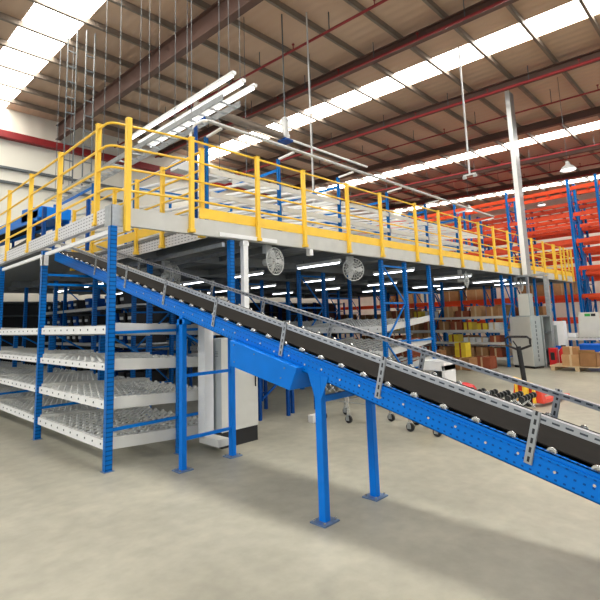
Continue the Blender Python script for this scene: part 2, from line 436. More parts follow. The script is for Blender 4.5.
def rack_bay(label, x, y, xs, width, levels, slope, ztop, group, lanes=10, close=False, first=False, low=False):
    t = thing('flow_rack', label, 'rack', (x, y, 0), group)
    if low:
        frame_parts(t, [x, x+xs[2]], y, ztop, x, y, braces=False)
        frame_parts(t, [x+xs[1]], y, 1.62, x, y, braces=False)
        for z in (.44, 1.53):
            for a, b in zip(xs[:-1], xs[1:]): MB().bar((a+.04, 0, z), (b-.04, 0, z), .03, .035).build('brace', 'blue', t)
        MB().bar((xs[1]+.04, 0, 1.5), (xs[2]-.04, 0, 1.05), .025, .03).build('brace', 'blue', t)
    else:
        frame_parts(t, [q+x for q in xs[:2]], y, ztop, x, y); frame_parts(t, [xs[2]+x], y, ztop, x, y, braces=False)
        for z in (.5, 1.08, 2.14): MB().bar((xs[1]+.04, 0, z), (xs[2]-.04, 0, z), .03, .035).build('brace', 'blue', t)
    for zf, hf in levels: flow_shelf(xs[-1]-.02, width, zf, slope, hf, lanes, t)
    if close: frame_parts(t, [q+x for q in xs], y+width, ztop, x, y)
    return t
L1 = [(1.52, .095), (1.10, .075), (.665, .09), (.22, .10)]
r1 = rack_bay('front corner bay of the near flow rack under the platform, at the corner post', XL+.01, YM+.0, [0, .92, 1.76], 2.39, L1, -.055, ZB-.025, 'near flow rack bays under the platform', low=True)
for i in range(1, 5):
    dup(r1, (XL+.01, YM+2.39*i, 0), 'near flow rack bay, %s one back from the corner bay' % ORD[i-1], 'near flow rack bays under the platform')
for o in list(C.objects):
    if o.name == 'flow_rack.001':
        for z in (2.28, 2.43): MB().bar((.04, 0, z), (1.72, 0, z), .03, .035).build('brace', 'blue', o)
# white capped stub on the second post
t = thing('post_bracket', 'white slotted bracket capping the second blue post below the platform edge', 'bracket', (XL, 7.72, 2.56))
MB().box(-.06, -.036, -.03, .06, 0, .16).box(-.06, .03, -.03, -.024, 0, .16).build('plate', 'white', t, .002)
MB().box(-.063, -.06, -.008, .008, .09, .13).box(-.063, -.06, .03, .04, .03, .09).build('slot', 'darkgrey', t)

L2 = [(1.30, .13), (.80, .13), (.38, .13)]
xs2 = [0, .9, 1.97]
r2b = rack_bay('front bay of the middle flow rack, open end facing the belt', 8.1, 5.5, xs2, 2.39, L2, .1, ZB-.025, 'middle flow rack bays', 10)
for i in range(1, 5):
    dup(r2b, (8.1, 5.5+2.39*i, 0), 'middle flow rack bay, %s one back from its front bay' % ORD[i-1], 'middle flow rack bays')

# static shelving rows
def static_bay(label, x, y, xs, width, zs, ztop, group):
    t = thing('shelving_rack', label, 'rack', (x, y, 0), group)
    frame_parts(t, [q+x for q in xs], y, ztop, x, y)
    for z in zs:
        s = MB().box(.0, xs[-1], .04, width-.04, z-.03, z)
        sh = s.build('shelf', 'track', t)
        MB().box(-.03, .0, .04, width-.04, z-.07, z+.005).build('front_beam', 'cream', sh)
    return t
Z3 = [1.535, 1.12, .73, .27]
g3 = 'carton shelving bays under the platform'
s1 = static_bay('front bay of the carton shelving beside the grey cabinet', 14.75, 5.6, [0, .75], 2.39, Z3, ZB-.025, g3)
for i in range(1, 5): dup(s1, (14.75, 5.6+2.39*i, 0), 'carton shelving bay, %s one back from its front bay' % ORD[i-1], g3)
g4 = 'far shelving bays at the platform end'
s2 = static_bay('front bay of the far shelving row at the platform end', 19.6, 5.8, [0, .8], 2.39, [1.5, .9, .3], ZB-.025, g4)
for i in range(1, 5): dup(s2, (19.6, 5.8+2.39*i, 0), 'far shelving bay, %s one back from its front bay' % ORD[i-1], g4)
gD = 'dark bin shelving rows deep under the platform'
s3 = static_bay('first bay of the bin shelving deep behind the near flow rack', 4.95, 10.0, [0, .95], 2.1, [2.1, 1.65, 1.2, .75, .3], ZB-.025, gD)
for i in range(1, 3): dup(s3, (4.95, 10.0+2.1*i, 0), 'bin shelving bay behind the near flow rack, %s one back from its first' % ORD[i-1], gD)
bn = {}
def bin_(loc, m, label, grp):
    if m not in bn:
        o = MB().hexa([(-.4, -.13, 0), (.4, -.13, 0), (.4, .13, 0), (-.4, .13, 0), (-.44, -.15, .26), (.44, -.15, .26), (.44, .15, .26), (-.44, .15, .26)]).build('storage_bin', m)
        MB().box(-.45, -.435, -.08, .08, .1, .17).build('bin_label', 'wbox', o); bn[m] = o
    else:
        o = bn[m].copy(); C.objects.link(o)
        for ch in bn[m].children:
            c = ch.copy(); C.objects.link(c); c.parent = o
    o.location = loc; tag(o, label, 'bin', grp)
for li, z in enumerate([2.1, 1.65, 1.2, .75, .3]):
    for q in range(15):
        yy = 10.25+q*.41
        if (q*3+li*5) % 7 == 0 or clear(yy-.15, .3, 10.0, 2.1) != yy-.15: continue
        bin_((5.42, yy, z+.002), 'black' if (q+li) % 3 else 'dkblue', '%s bin, deep bin shelving shelf %s, %s along from its open end' % ('black' if (q+li) % 3 else 'dark blue', ['five', 'four', 'three', 'two', 'one'][li], ORD[q]), 'storage bins deep under the platform')
gW = 'storage racks added to darken the back wall'  # racks added so the lit wall under the deck reads dark
s4 = thing('shelving_rack', 'dark rack added against the back wall at the far left', 'rack', (-2.0, 18.2, 0), gW)
for x in (0, 2.6):
    for y in (0, .7): upright(x, y, 2.6).build('upright', 'dkblue', s4)
for z in (.3, .9, 1.5, 2.1, 2.55): MB().box(.03, 2.57, -.02, .72, z-.05, z).build('shelf', 'darkgrey', s4)
MB().box(.03, 2.57, .73, .75, .2, 2.6).build('back_panel', 'blackm', s4)  # black sheet put in to hide the lit wall behind
for i in range(1, 9): dup(s4, (-2.0+2.75*i, 18.2, 0), 'dark rack added by the back wall, %s to the right of the far left one' % ORD[i-1], gW)
# blue posts at the far end of the front edge
for i, (x, w) in enumerate([(17.6, 'left of the pale galvanised column'), (21.3, 'nearest the platform end'), (22.15, 'at the last corner of the platform')]):
    t = thing('support_post', 'blue platform post ' + w, 'post', (x, 5.55, 0), 'blue support posts at the platform end')
    upright(0, 0, ZB-.025).build('upright', 'bluecol', t); MB().box(-.08, .08, -.08, .08, 0, .008).build('foot_plate', 'plate', t)

# ------------------------------------------------------------------ cartons
def carton_mesh(w, d, h, m, m2='tape', open_=False):
    return (w, d, h, m)
proto = {}
def carton(name, loc, size, m, label, cat, group, rot=0.):
    key = (size, m)
    if key not in proto:
        w, d, h = size
        mb = MB().box(-w/2, w/2, -d/2, d/2, 0, h)
        o = mb.build(name, m, None, .006)
        tp = MB().box(-w/2-.0012, w/2+.0012, -.028, .028, h-.02 if 0 else -.0, h+.0012)
        tape = tp.build('tape', 'tape' if m != 'ybox' else 'carton3', o)
        proto[key] = o; r = o
    else:
        s = proto[key]; r = s.copy(); C.objects.link(r)
        for ch in s.children:
            c = ch.copy(); C.objects.link(c); c.parent = r
    r.location = loc; r.rotation_euler = (0, 0, rot); tag(r, label, cat, group); r.name = name
    return r
names = {'carton': 'brown', 'carton2': 'tan', 'carton3': 'russet', 'ybox': 'yellow', 'wbox': 'white'}
lv = ['topmost', 'second', 'third', 'bottom']
fill = {0: [(.40, .3, 'carton'), (.36, .34, 'carton2'), (.5, .2, 'carton3'), (.34, .36, 'carton2'), (.3, .22, 'wbox'), (.3, .24, 'ybox'), (.4, .3, 'carton'), (.4, .3, 'carton3')],
        1: [(.36, .22, 'wbox'), (.34, .2, 'ybox'), (.30, .24, 'ybox'), (.4, .26, 'carton3'), (.38, .28, 'carton'), (.4, .24, 'carton3'), (.4, .28, 'carton')],
        2: [(.36, .2, 'carton3'), (.40, .14, 'wbox'), (.4, .14, 'wbox'), (.34, .24, 'ybox'), (.4, .28, 'carton'), (.4, .28, 'carton2'), (.4, .22, 'carton')],
        3: [(.4, .28, 'carton3'), (.4, .3, 'carton'), (.34, .3, 'carton2'), (.3, .26, 'ybox'), (.4, .3, 'carton'), (.4, .3, 'carton3')]}
for l, rowb in fill.items():
    y = 5.8; cnt = {}
    for j, (w, h, m) in enumerate(rowb*2):
        y = clear(y, w, 5.6, 2.39)
        if y + w > 10.3: break
        cnt[m] = cnt.get(m, 0)
        lab = '%s carton on %s shelf by the grey cabinet, %s of its colour from front' % (names[m], lv[l], ORD[cnt[m]])
        cnt[m] += 1
        carton('carton', (15.02+.02*(j % 3), y+w/2, Z3[l]+.002), (.42, round(w-.03, 2), h), m, lab, 'box', 'cartons on the static shelving')
        y += w + (.04 if (j*7+l) % 4 else .16)
# floor stacks in front of that shelving
stack = [((14.1, 6.05, 0.01), (.5, .5, .34), 'carton3', 'russet floor carton nearest the blue shelving post'), ((13.6, 6.45, 0.01), (.55, .55, .34), 'carton', 'large brown floor carton at the front of the floor stack'),
         ((13.3, 7.1, 0.01), (.55, .55, .32), 'carton2', 'tan floor carton at the left of the floor stack'), ((14.1, 6.75, 0.01), (.45, .45, .34), 'carton', 'brown floor carton tucked behind the yellow one'),
         ((13.75, 6.55, .352), (.36, .34, .22), 'ybox', 'lower of two bright yellow boxes on the floor cartons'), ((13.75, 6.55, .575), (.36, .34, .2), 'ybox', 'upper of two bright yellow boxes on the floor cartons'),
         ((13.35, 7.15, .332), (.34, .34, .24), 'carton', 'small brown carton on the tan floor carton'), ((12.9, 7.9, 0.01), (.7, .7, .45), 'carton3', 'russet floor carton left of the floor stack'),
         ((12.9, 7.95, .462), (.6, .6, .5), 'carton3', 'tall russet carton stacked on another by the middle rack')]
for loc, sz, m, lab in stack: carton('carton', loc, sz, m, lab, 'box', 'cartons stacked on the floor')
# cartons on the far rows seen under the deck
kk = 0
for lvl, z in enumerate([1.5, .9, .3]):
    y = 6.0
    while y < 16.5:
        w = [.5, .42, .6][kk % 3]; y = clear(y, w, 5.8, 2.39)
        carton('carton', (19.95, y+w/2, z+.002), (.5, w, [.34, .42, .28][(kk//2) % 3]), ['carton', 'carton3', 'carton2', 'carton'][kk % 4],
               '%s carton, %s level of the far shelving row, %s along' % (['brown', 'russet', 'tan', 'brown'][kk % 4], ['upper', 'middle', 'lower'][lvl], ORD[int((y-6)/.62) % 20]), 'box', 'cartons on the far shelving row')
        y += w+.12; kk += 1

# ------------------------------------------------------------------ belt conveyor
TH = math.tan(0.2623); CO = math.cos(0.2623)
XN, XF = 2.94, 3.67
def zt(y): return 1.22 + TH*(y-2.44)
bc = thing('belt_conveyor', 'long inclined black belt conveyor in a bright blue frame running down from platform', 'conveyor', (XN, 4.77, 0))
def cp(name, mb, m, par=None, b=0, sm=False):
    o = mb.build(name, m, None, b, sm); o.parent = par or bc
    o.location = (-XN, -4.77, 0) if par is None else (0, 0, 0)
    return o
YA, YB = -.7, 9.0
def ybar(mb, x0, x1, a, b, y0=YA, y1=YB):
    mb.hexa([(x0, y0, zt(y0)+a), (x1, y0, zt(y0)+a), (x1, y1, zt(y1)+a), (x0, y1, zt(y1)+a),
             (x0, y0, zt(y0)+b), (x1, y0, zt(y0)+b), (x1, y1, zt(y1)+b), (x0, y1, zt(y1)+b)])
    return mb
HB = .165
LB = (YB-YA)/CO
for x, s, nm in ((XN, 1, 'near'), (XF, -1, 'far')):
    m = MB(); hb = HB*CO
    m.box(min(0, s*.006), max(0, s*.006), 0, LB, -hb, 0); m.box(min(0, s*.05), max(0, s*.05), 0, LB, -hb, -hb+.006); m.box(min(0, s*.03), max(0, s*.03), 0, LB, -.006, 0)
    m.box(min(-s*.01, 0), max(-s*.01, 0), 0, LB, -.044, -.03)
    o = m.build('side_beam', 'bluebeam', bc); o.location = (x-XN, YA-4.77, zt(YA)); o.rotation_euler = (.2623, 0, 0)
# side beams use world-like object coordinates, bolts follow the slope
m = MB(); ybar(m, XN+.05, XF-.05, .012, .02); ybar(m, XN+.05, XF-.05, -.125, -.118)
cp('belt', m, 'belt')
n = 0; y = YA+.12; 
spots = []
while y < YB: spots.append((0, y-4.77, zt(y))); y += .216
mm = MB().cyl((.012, 0, -.002), (XF-XN-.012, 0, -.002), .019, 10)
for xx in (.012, XF-XN-.026): mm.cyl((xx, 0, .004), (xx+.014, 0, .004), .026, 12)
rep('roller', mm, 'roller', bc, spots, True)
spots = []; y = .35; i = 0
while y < 6: spots.append((0, y-4.77, zt(y)-.075-.02*(i % 2))); y += .19; i += 1
rep('bolt', MB().cyl((-.008, 0, 0), (0, 0, 0), .008, 8), 'roller', bc, spots)
# guard rails: slotted angle on posts
for x, s, nm in ((XN, -1, 'near'), (XF, 1, 'far')):
    hr = .185
    m = MB().box(min(0, s*.004), max(0, s*.004), 0, LB, -.022, .022).box(min(0, -s*.03), max(0, -s*.03), 0, LB, .018, .022)
    o = m.build('guard_rail', 'slotY', bc); o['label'] = nm + ' side slotted galvanised guard rail'
    o.location = (x-XN, YA-4.77, zt(YA)+hr-.012); o.rotation_euler = (.2623, 0, 0)
    y = 1.06 if nm == 'near' else 1.15
    while y < 8.1:
        n0 = Vector((0, -math.sin(.2623), math.cos(.2623)))
        base = Vector((x+s*.009, y, zt(y)-.11)); 
        mm = MB().bar((0, 0, 0), (0, 0, .31), .005, .045, up=(0, 1, 0)); 
        mm.bar((s*-.0, -.022, 0), (s*-.0, -.022, .31), .005, .004, up=(0, 1, 0))
        o = mm.build('guard_rail_bracket', 'slot', bc); o.location = base - Vector((XN, 4.77, 0)); o.rotation_euler = (.2623, 0, 0)
        y += 1.03
# tail drum and head drum
cp('head_drum', MB().cyl((XN+.02, YB+.02, zt(YB)-.05), (XF-.02, YB+.02, zt(YB)-.05), .06, 16), 'galv', sm=True)
cp('tail_drum', MB().cyl((XN+.02, YA, zt(YA)-.05), (XF-.02, YA, zt(YA)-.05), .06, 16), 'galv', sm=True)
# motor box slung underneath
ya, yb = 2.84, 3.76
m = MB()
d0, d1 = -.165, -.4
pts = []
for x in (2.86, 3.62):
    pass
m.hexa([(2.86, ya+.1, zt(ya)-.315), (3.6, ya+.1, zt(ya)-.315), (3.6, yb, zt(yb)-.39), (2.86, yb, zt(yb)-.39),
        (2.86, ya, zt(ya)-.12), (3.6, ya, zt(ya)-.12), (3.6, yb, zt(yb)-.14), (2.86, yb, zt(yb)-.14)])
mbx = cp('drive_housing', m, 'blue2', b=.006)
for (a, b) in ((.15, -.17), (.2, -.27), (.55, -.17), (.85, -.33), (.85, -.17)):
    cp('screw', MB().cyl((2.852, ya+a, zt(ya+a)+b), (2.861, ya+a, zt(ya+a)+b), .007, 8), 'plate', mbx)
# support frames
def leg_pair(y, zh, splay, gus):
    for x in (XN+.02, XF-.02):
        m = MB(); top = zt(y)-HB+.03
        m.box(x-.03, x+.03, y-.035, y+.035, .01, top)
        lg = cp('leg', m, 'blue2', b=.003)
        MB().box(x-.09, x+.09, y-.08, y+.08, 0, .012).build('base_plate', 'plate', lg)
        b = MB()
        for dx, dy in ((-.065, -.055), (.065, -.055), (-.065, .055), (.065, .055)): b.cyl((x+dx, y+dy, .012), (x+dx, y+dy, .028), .01, 6)
        b.build('anchor_bolt', 'roller', lg)
        if gus:
            sx = XN-.004 if x < 3.2 else XF+.004
            g = MB(); w0, w1 = .036, .12
            zb = top-.19
            g.add([(sx-.003, y-w0, zb), (sx-.003, y+w0, zb), (sx-.003, y+w1, top+.02+TH*w1), (sx-.003, y-w1, top+.02-TH*w1),
                   (sx+.003, y-w0, zb), (sx+.003, y+w0, zb), (sx+.003, y+w1, top+.02+TH*w1), (sx+.003, y-w1, top+.02-TH*w1)],
                  [(0,1,2,3), (7,6,5,4), (0,4,5,1), (1,5,6,2), (2,6,7,3), (3,7,4,0)])
            cp('gusset', g, 'blue2')
leg_pair(4.77, 0, 0, False)
m = MB()
for z in (.33, 1.02): cp('cross_brace', MB().bar((XN+.05, 4.77, z), (XF-.05, 4.77, z), .03, .035), 'blue2')
leg_pair(2.68, 0, 0, True)
cp('cross_brace', MB().bar((XN+.05, 2.68, .95), (XF-.05, 2.68, .95), .035, .05), 'blue2')
leg_pair(.35, 0, 0, False)
cp('cross_brace', MB().bar((XN+.05, .35, .25), (XF-.05, .35, .25), .035, .035), 'blue2')
# hook bracket on first leg head
cp('leg_head_bracket', MB().box(XN-.01, XN+.08, 4.7, 4.85, 1.6, 1.66), 'blue2')

# ------------------------------------------------------------------ control cabinet, trunking
t = thing('control_cabinet', 'tall light grey electrical cabinet on a black plinth under the conveyor', 'cabinet', (3.76, 5.13, 0))
MB().box(0, .6, 0, .2, .2, 1.4).build('body', 'cabside', t, .006)
MB().box(-.008, .608, -.012, .0, .2, 1.4).build('door', 'cab', t, .003)
MB().box(.0, .6, .0, .2, 0, .2).build('plinth', 'black', t)
MB().box(.555, .57, -.03, -.012, .72, .86).build('handle', 'black', t, .003)
rep('vent', MB().box(-.004, .0, .07, .13, 0, .007), 'darkgrey', t, [(0, 0, 1.16+.02*i) for i in range(4)])
t = thing('cable_trunking', 'white vertical cable trunking with a short foot beside the control cabinet', 'trunking', (3.74, 5.28, 0))
MB().box(-.16, -.02, -.03, .12, .15, 1.75).build('duct', 'white', t, .003)
MB().box(-.16, .0, -.32, .10, .08, .17).build('foot', 'cream', t, .003)
t = thing('drop_duct', 'narrow bright white vertical duct hanging behind the belt beside blue post', 'duct', (4.42, 5.42, 0))
MB().box(-.045, .045, -.03, .05, 1.45, 2.82).build('duct', 'white', t, .003)
MB().box(-.055, .055, -.035, .055, 2.74, 2.8).build('collar', 'white', t, .003)

# ------------------------------------------------------------------ LED battens under deck
g = 'lit LED battens under the platform'
def led(x, y, L=1.2, label='', m='tube'):
    t = thing('led_batten', label, 'light', (x, y, 2.70), g)
    MB().box(-.03, .03, 0, L, .02, .085).build('housing', 'white', t)
    rep('hanger', MB().box(-.006, .006, -.006, .006, .085, .28), 'darkgrey', t, [(0, .2, 0), (0, L-.2, 0)])
    MB().cyl((0, .03, .01), (0, L-.03, .01), .018, 8).build('tube', m, t)
    return t
first = {}
for ci, (x, ys, nm) in enumerate([(7.15, [5.8, 8.1, 10.5, 12.9, 15.3], 'in the aisle before the middle flow rack'), (9.95, [5.8, 8.3, 10.7, 13.2, 15.6], 'over the back of the middle flow rack'), (13.1, [5.8, 8.3, 10.7, 13.1], 'in the aisle before the carton shelving'), (16.05, [5.9, 8.3, 10.7], 'behind the carton shelving'), (5.1, [9.6, 12.0, 14.4], 'behind the near flow rack'), (18.2, [6.0, 8.4], 'before the far shelving row')]):
    for j, y in enumerate(ys):
        lab = 'lit LED batten %s, %s from the front' % (nm, ORD[j])
        if not first: first['o'] = led(x, y, 1.2, lab)
        else: dup(first['o'], (x, y, 2.70), lab, g)
for x, y0, y1, w in ((4.05, 5.45, 9.4, 'above the conveyor, nearer the white duct'), (4.6, 5.6, 9.8, 'above the conveyor, second from the white duct')):
    tag(MB().box(x-.025, x+.025, y0, y1, 2.70, 2.76).build('conduit', 'galv'), 'pale steel conduit under the deck ' + w, 'conduit', 'conduits under the deck')

# ------------------------------------------------------------------ wall fans hanging under the edge beam
def fan(loc, label, rot):
    t = thing('hanging_fan', label, 'fan', loc, 'grey fans hanging under the platform', rot)
    MB().box(-.07, .07, -.02, .07, -.14, 0).box(-.03, .03, -.015, .03, -.3, -.12).build('bracket', 'fan', t, .004)
    MB().lathe((0, -.02, -.28), [(0, .12), (.055, .11), (.07, .02), (.06, -.07), (0, -.09)], 'Y', 16).build('motor', 'fan', t, smooth=True)
    gd = MB(); c = (0, -.14, -.28)
    for R in (.06, .115, .17, .215): gd.ring((0, -.14-.05*math.cos(R/.22*PI/2), -.28), R, .004, 'Y', 24, 4)
    gd.ring(c, .22, .008, 'Y', 28, 6)
    for i in range(20):
        a = 2*PI*i/20
        for sg in (-1, 1):
            gd.tube([(.05*math.cos(a), -.14+sg*.055, -.28+.05*math.sin(a)), (.15*math.cos(a), -.14+sg*.04, -.28+.15*math.sin(a)), (.22*math.cos(a), -.14, -.28+.22*math.sin(a))], .0045, 4)
    gd.build('guard', 'fan', t)
    bl = MB()
    for k in range(3):
        a = 2*PI*k/3; vs = []
        for r, w, tw in ((.03, .03, .5), (.1, .06, .4), (.17, .07, .3), (.2, .03, .25)):
            for sgn in (-1, 1):
                aa = a + sgn*w/max(r, .05)*.7
                vs.append((r*math.cos(aa), -.14+sgn*tw*.03, -.28+r*math.sin(aa)))
        n = len(vs); vs += [(v[0], v[1]+.004, v[2]) for v in vs]
        fs = []
        for i in range(3):
            fs += [(2*i, 2*i+1, 2*i+3, 2*i+2), (n+2*i+2, n+2*i+3, n+2*i+1, n+2*i)]
        bl.add(vs, fs)
    bl.cyl((0, -.17, -.28), (0, -.11, -.28), .035, 12)
    bl.build('blades', 'lamp', t)
    return t
fan((5.08, 5.62, 2.92-.08), 'grey hanging fan nearest the white vertical duct', .15)
fan((7.36, 5.72, 2.84), 'grey hanging fan left of the first blue post of the middle rack', -.5)
fan((12.3, 5.75, 2.84), 'grey hanging fan between the middle rack and carton shelving', .25)
fan((16.9, 5.9, 2.84), 'grey hanging fan behind the pale galvanised column', .2)
fan((4.55, 7.9, 2.80), 'grey hanging fan above the belt, deepest under the deck', .3)
tag(MB().box(5.86, 5.95, 5.42, 5.51, 2.71, 2.82).build('junction_box', 'white', None, .004), 'small white junction box under the front beam between two fans', 'electrical box')

# ------------------------------------------------------------------ upstairs flow racks (lanes along Y)
gU = 'upper floor flow rack bays'
UX = [4.14, 5.72, 7.44, 9.25, 11.05, 12.8, 14.55]
def upper_bay(label, x, w, last=False, z_up=4.55):
    t = thing('upper_flow_rack', label, 'rack', (x, 6.0, ZT), gU)
    ds = 2.4
    for y in (0, ds):
        for xx in ((0, w) if last else (0,)):
            upright(xx, y, z_up-ZT if y == 0 else 1.35, .055, .055).build('upright', 'bluecol', t)
    MB().bar((0, .04, 1.3), (0, ds-.04, 1.3), .03, .05).bar((0, .04, .5), (0, ds-.04, 1.2), .025, .03).build('tie_beam', 'blue', t)
    for zf in (.98, .60, .24):
        sl = .1
        sh = MB().box(.04, w-.04, -.05, -.03, zf-.075, zf+.01).build('shelf_beam', 'cream', t)
        MB().box(.04, w-.04, ds, ds+.03, zf-.06+sl*ds, zf+.02+sl*ds).build('rear_beam', 'cream', t)
        n = max(4, int(w/.32))
        tr = MB().hexa([(-.03, -.03, -.034), (.03, -.03, -.034), (.03, ds, -.034+sl*ds), (-.03, ds, -.034+sl*ds), (-.03, -.03, .005), (.03, -.03, .005), (.03, ds, .005+sl*ds), (-.03, ds, .005+sl*ds)])
        rep('roller_track', tr, 'white', sh, [(.1 + (w-.2)*i/(n-1), 0, zf) for i in range(n)])
    # side panel strip over the back
    return t
for i in range(len(UX)-1):
    upper_bay('upper floor flow rack bay, %s from the belt opening' % ORD[i], UX[i], UX[i+1]-UX[i], i == len(UX)-2)
# second row of racks deeper on the platform, panels of the long white shelves
for k2, (ry, nm) in enumerate(((10.2, 'second'),)):
    for i in range(0, 6):
        t = thing('upper_flow_rack', 'flow rack bay in the %s row upstairs, %s from the left' % (nm, ORD[i]), 'rack', (4.06+1.9*i, ry, ZT), gU)
        if i and k2 is not None and False: pass
        for y in (0, 2.4): upright(0, y, 1.7, .055, .055).build('upright', 'bluecol', t)
        MB().bar((0, .04, 1.62), (0, 2.36, 1.62), .03, .05).build('tie_beam', 'blue', t)
        for zf in (1.15, .75, .3):
            sh = MB().box(.04, 1.86, -.03, -.01, zf-.06, zf).build('shelf_beam', 'cream', t)
            MB().box(.04, 1.86, 2.4, 2.42, zf+.14, zf+.22).build('rear_beam', 'cream', t)
            tr = MB().hexa([(-.03, 0, -.03), (.03, 0, -.03), (.03, 2.4, .2), (-.03, 2.4, .2), (-.03, 0, 0), (.03, 0, 0), (.03, 2.4, .23), (-.03, 2.4, .23)])
            rep('roller_track', tr, 'track', sh, [(.2+q*.36, 0, zf) for q in range(5)])
# long white panel ducts over the racks
for x0, x1, z0, w in ((5.2, 6.68, 4.93, 'nearest the belt opening'), (6.9, 10.0, 4.93, 'second from the belt opening')):
    t = thing('ceiling_duct', 'long pale boxed duct hung above the upper racks, '+w, 'duct', (x0, 8.6, z0), 'pale boxed ducts over the racks')
    MB().box(0, x1-x0, 0, .3, 0, .2).build('duct', 'lamp', t, .01)
    rep('drop_rod', MB().box(-.006, .006, -.006, .006, .2, rz(8.7)-z0-.01), 'darkgrey', t, [(.3, .1, 0), (x1-x0-.3, .1, 0)])

# upstairs blue box with tray supports
t = thing('cable_tray', 'long white cable tray on arms above the upper flow racks', 'tray', (3.85, 5.55, 4.6))
MB().box(0, 10.6, -.03, -.025, -.015, .015).box(0, 10.6, .025, .03, -.015, .015).box(0, 10.6, -.03, .03, -.018, -.012).build('tray', 'lamp', t)
for i, xx in enumerate(UX):
    MB().bar((xx-3.85, .04, -.03), (xx-3.85, .42, -.05), .04, .03).build('arm', 'white', t)
MB().tube([(0.0, 0, .0), (-.1, .02, -.03), (-.19, .06, -.11), (-.22, .1, -.24), (-.22, .1, -.75)], .022, 8).build('elbow_pipe', 'white', t, smooth=True)
tag(MB().tube([(3.75, 5.7, 3.05), (3.75, 5.7, 4.5), (3.78, 5.68, 4.6), (3.86, 5.6, 4.66)], .03, 8).build('cable_pipe', 'dkblue', None, smooth=True), 'dark blue vertical pipe feeding the left end of the white cable tray', 'pipe')

# blue stand posts left behind the corner
gP = 'slim blue rack posts standing upstairs at left'
for x, y, h, nm in ((2.95, 6.9, .85, 'nearest the corner post'), (2.7, 8.9, .7, 'left of the belt opening'), (3.5, 9.0, 1.0, 'right of the belt opening')):
    tag(MB().box(x-.03, x+.03, y-.03, y+.03, ZT if y > 8.4 or x > 3.7 else ZT, ZT+h).build('slim_post', 'dkblue'), 'slim dark blue post upstairs ' + nm, 'post', gP) if y > 8.5 else None

# blue conveyor upstairs at left
t = thing('roller_conveyor', 'blue framed conveyor standing on the platform at far left', 'conveyor', (3.6, 11.2, ZT))
for x in (-.32, .32):
    MB().hexa([(x-.02, 0, .95), (x+.02, 0, .95), (x+.02, 6.2, 1.22), (x-.02, 6.2, 1.22), (x-.02, 0, 1.18), (x+.02, 0, 1.18), (x+.02, 6.2, 1.45), (x-.02, 6.2, 1.45)]).build('side_beam', 'blue2', t)
MB().hexa([(-.3, 0, 1.03), (.3, 0, 1.03), (.3, 6.2, 1.3), (-.3, 6.2, 1.3), (-.3, 0, 1.06), (.3, 0, 1.06), (.3, 6.2, 1.33), (-.3, 6.2, 1.33)]).build('belt', 'belt', t)
MB().hexa([(-.34, -.1, 1.0), (.34, -.1, 1.0), (.34, 1.2, 1.05), (-.34, 1.2, 1.05), (-.34, -.1, 1.26), (.34, -.1, 1.26), (.34, 1.2, 1.4), (-.34, 1.2, 1.4)]).build('hood', 'blue2', t, .02)
for y in (.3, 2.3, 4.4):
    for x in (-.32, .32): MB().box(x-.03, x+.03, y-.03, y+.03, 0, 1.0+.044*y).build('leg', 'dkblue', t)
    MB().bar((-.3, y, .4), (.3, y, .4), .03, .03).build('cross_brace', 'dkblue', t)
m = MB(); m.hexa([(-.3, .2, .62), (.3, .2, .62), (.3, 5, .4), (-.3, 5, .4), (-.3, .2, .68), (.3, .2, .68), (.3, 5, .46), (-.3, 5, .46)])
m.build('return_belt', 'black', t)

# ------------------------------------------------------------------ back wall details
tag(MB().box(X0+.2, 22, YW-.3, YW-.04, 8.68, 8.96).build('header_pipe', 'pipe', None, .02), 'thick dark red pipe running along the white back wall', 'pipe')
gC = 'grey conduits along the back wall'
for z, h, nm in ((7.6, .09, 'upper'), (7.05, .09, 'lower')):
    tag(MB().box(X0+.2, 9, YW-.12, YW-.02, z-h/2, z+h/2).build('wall_conduit', 'darkgrey'), nm + ' grey conduit along the white back wall', 'conduit', gC)
t = thing('cable_ladder', 'hanging steel cable ladder run crossing above the left railing', 'cable ladder', (4.35, 5.6, 5.1))
for x in (-.17, .17): MB().box(x-.012, x+.012, 0, 8.2, -.05, .05).build('side_rail', 'galv', t)
rep('rung', MB().box(-.17, .17, 0, .03, -.035, -.01), 'galv', t, [(0, i*.3+.1, 0) for i in range(27)])
for y in (1.4, 4.4, 7.4):
    for x in (-.17, .17): MB().box(x-.005, x+.005, y, y+.01, .05, rz(5.6+y)-5.1-.02).build('drop_rod', 'darkgrey', t)
gL = 'vertical cable ladders dropping to the cable ladder run'
for x, y, z0, z1, nm in ((4.14, 12.0, 5.15, 9.5, 'left'), (4.6, 12.0, 5.2, 9.5, 'right')):
    t = thing('vertical_ladder', '%s vertical steel cable ladder dropping in front of the back wall' % nm, 'cable ladder', (x, y, z0), gL)
    for dx in (-.11, .11): MB().box(dx-.01, dx+.01, -.02, .02, 0, z1-z0).build('side_rail', 'darkgrey', t)
    rep('rung', MB().box(-.11, .11, -.01, .01, 0, .03), 'darkgrey', t, [(0, 0, .2+.42*q) for q in range(int((z1-z0-.3)/.42))])
gT = 'long fluorescent fittings hung over the platform'
for x, z, nm in ((4.42, 5.56, 'upper'), (4.62, 5.5, 'middle'), (4.86, 5.5, 'lower')):
    t = thing('fluorescent_fitting', '%s of three parallel long white fluorescent fittings at upper left' % nm, 'light', (x, 5.6, z), gT)
    MB().box(-.035, .035, 0, 3.6, .02, .07).build('housing', 'white', t)
    MB().cyl((0, .05, 0), (0, 3.55, 0), .022, 8).build('tube', 'tubeon', t)
    for y in (.4, 3.2): MB().box(-.004, .004, y, y+.008, .07, rz(5.6+y)-z-.02).build('drop_rod', 'darkgrey', t)
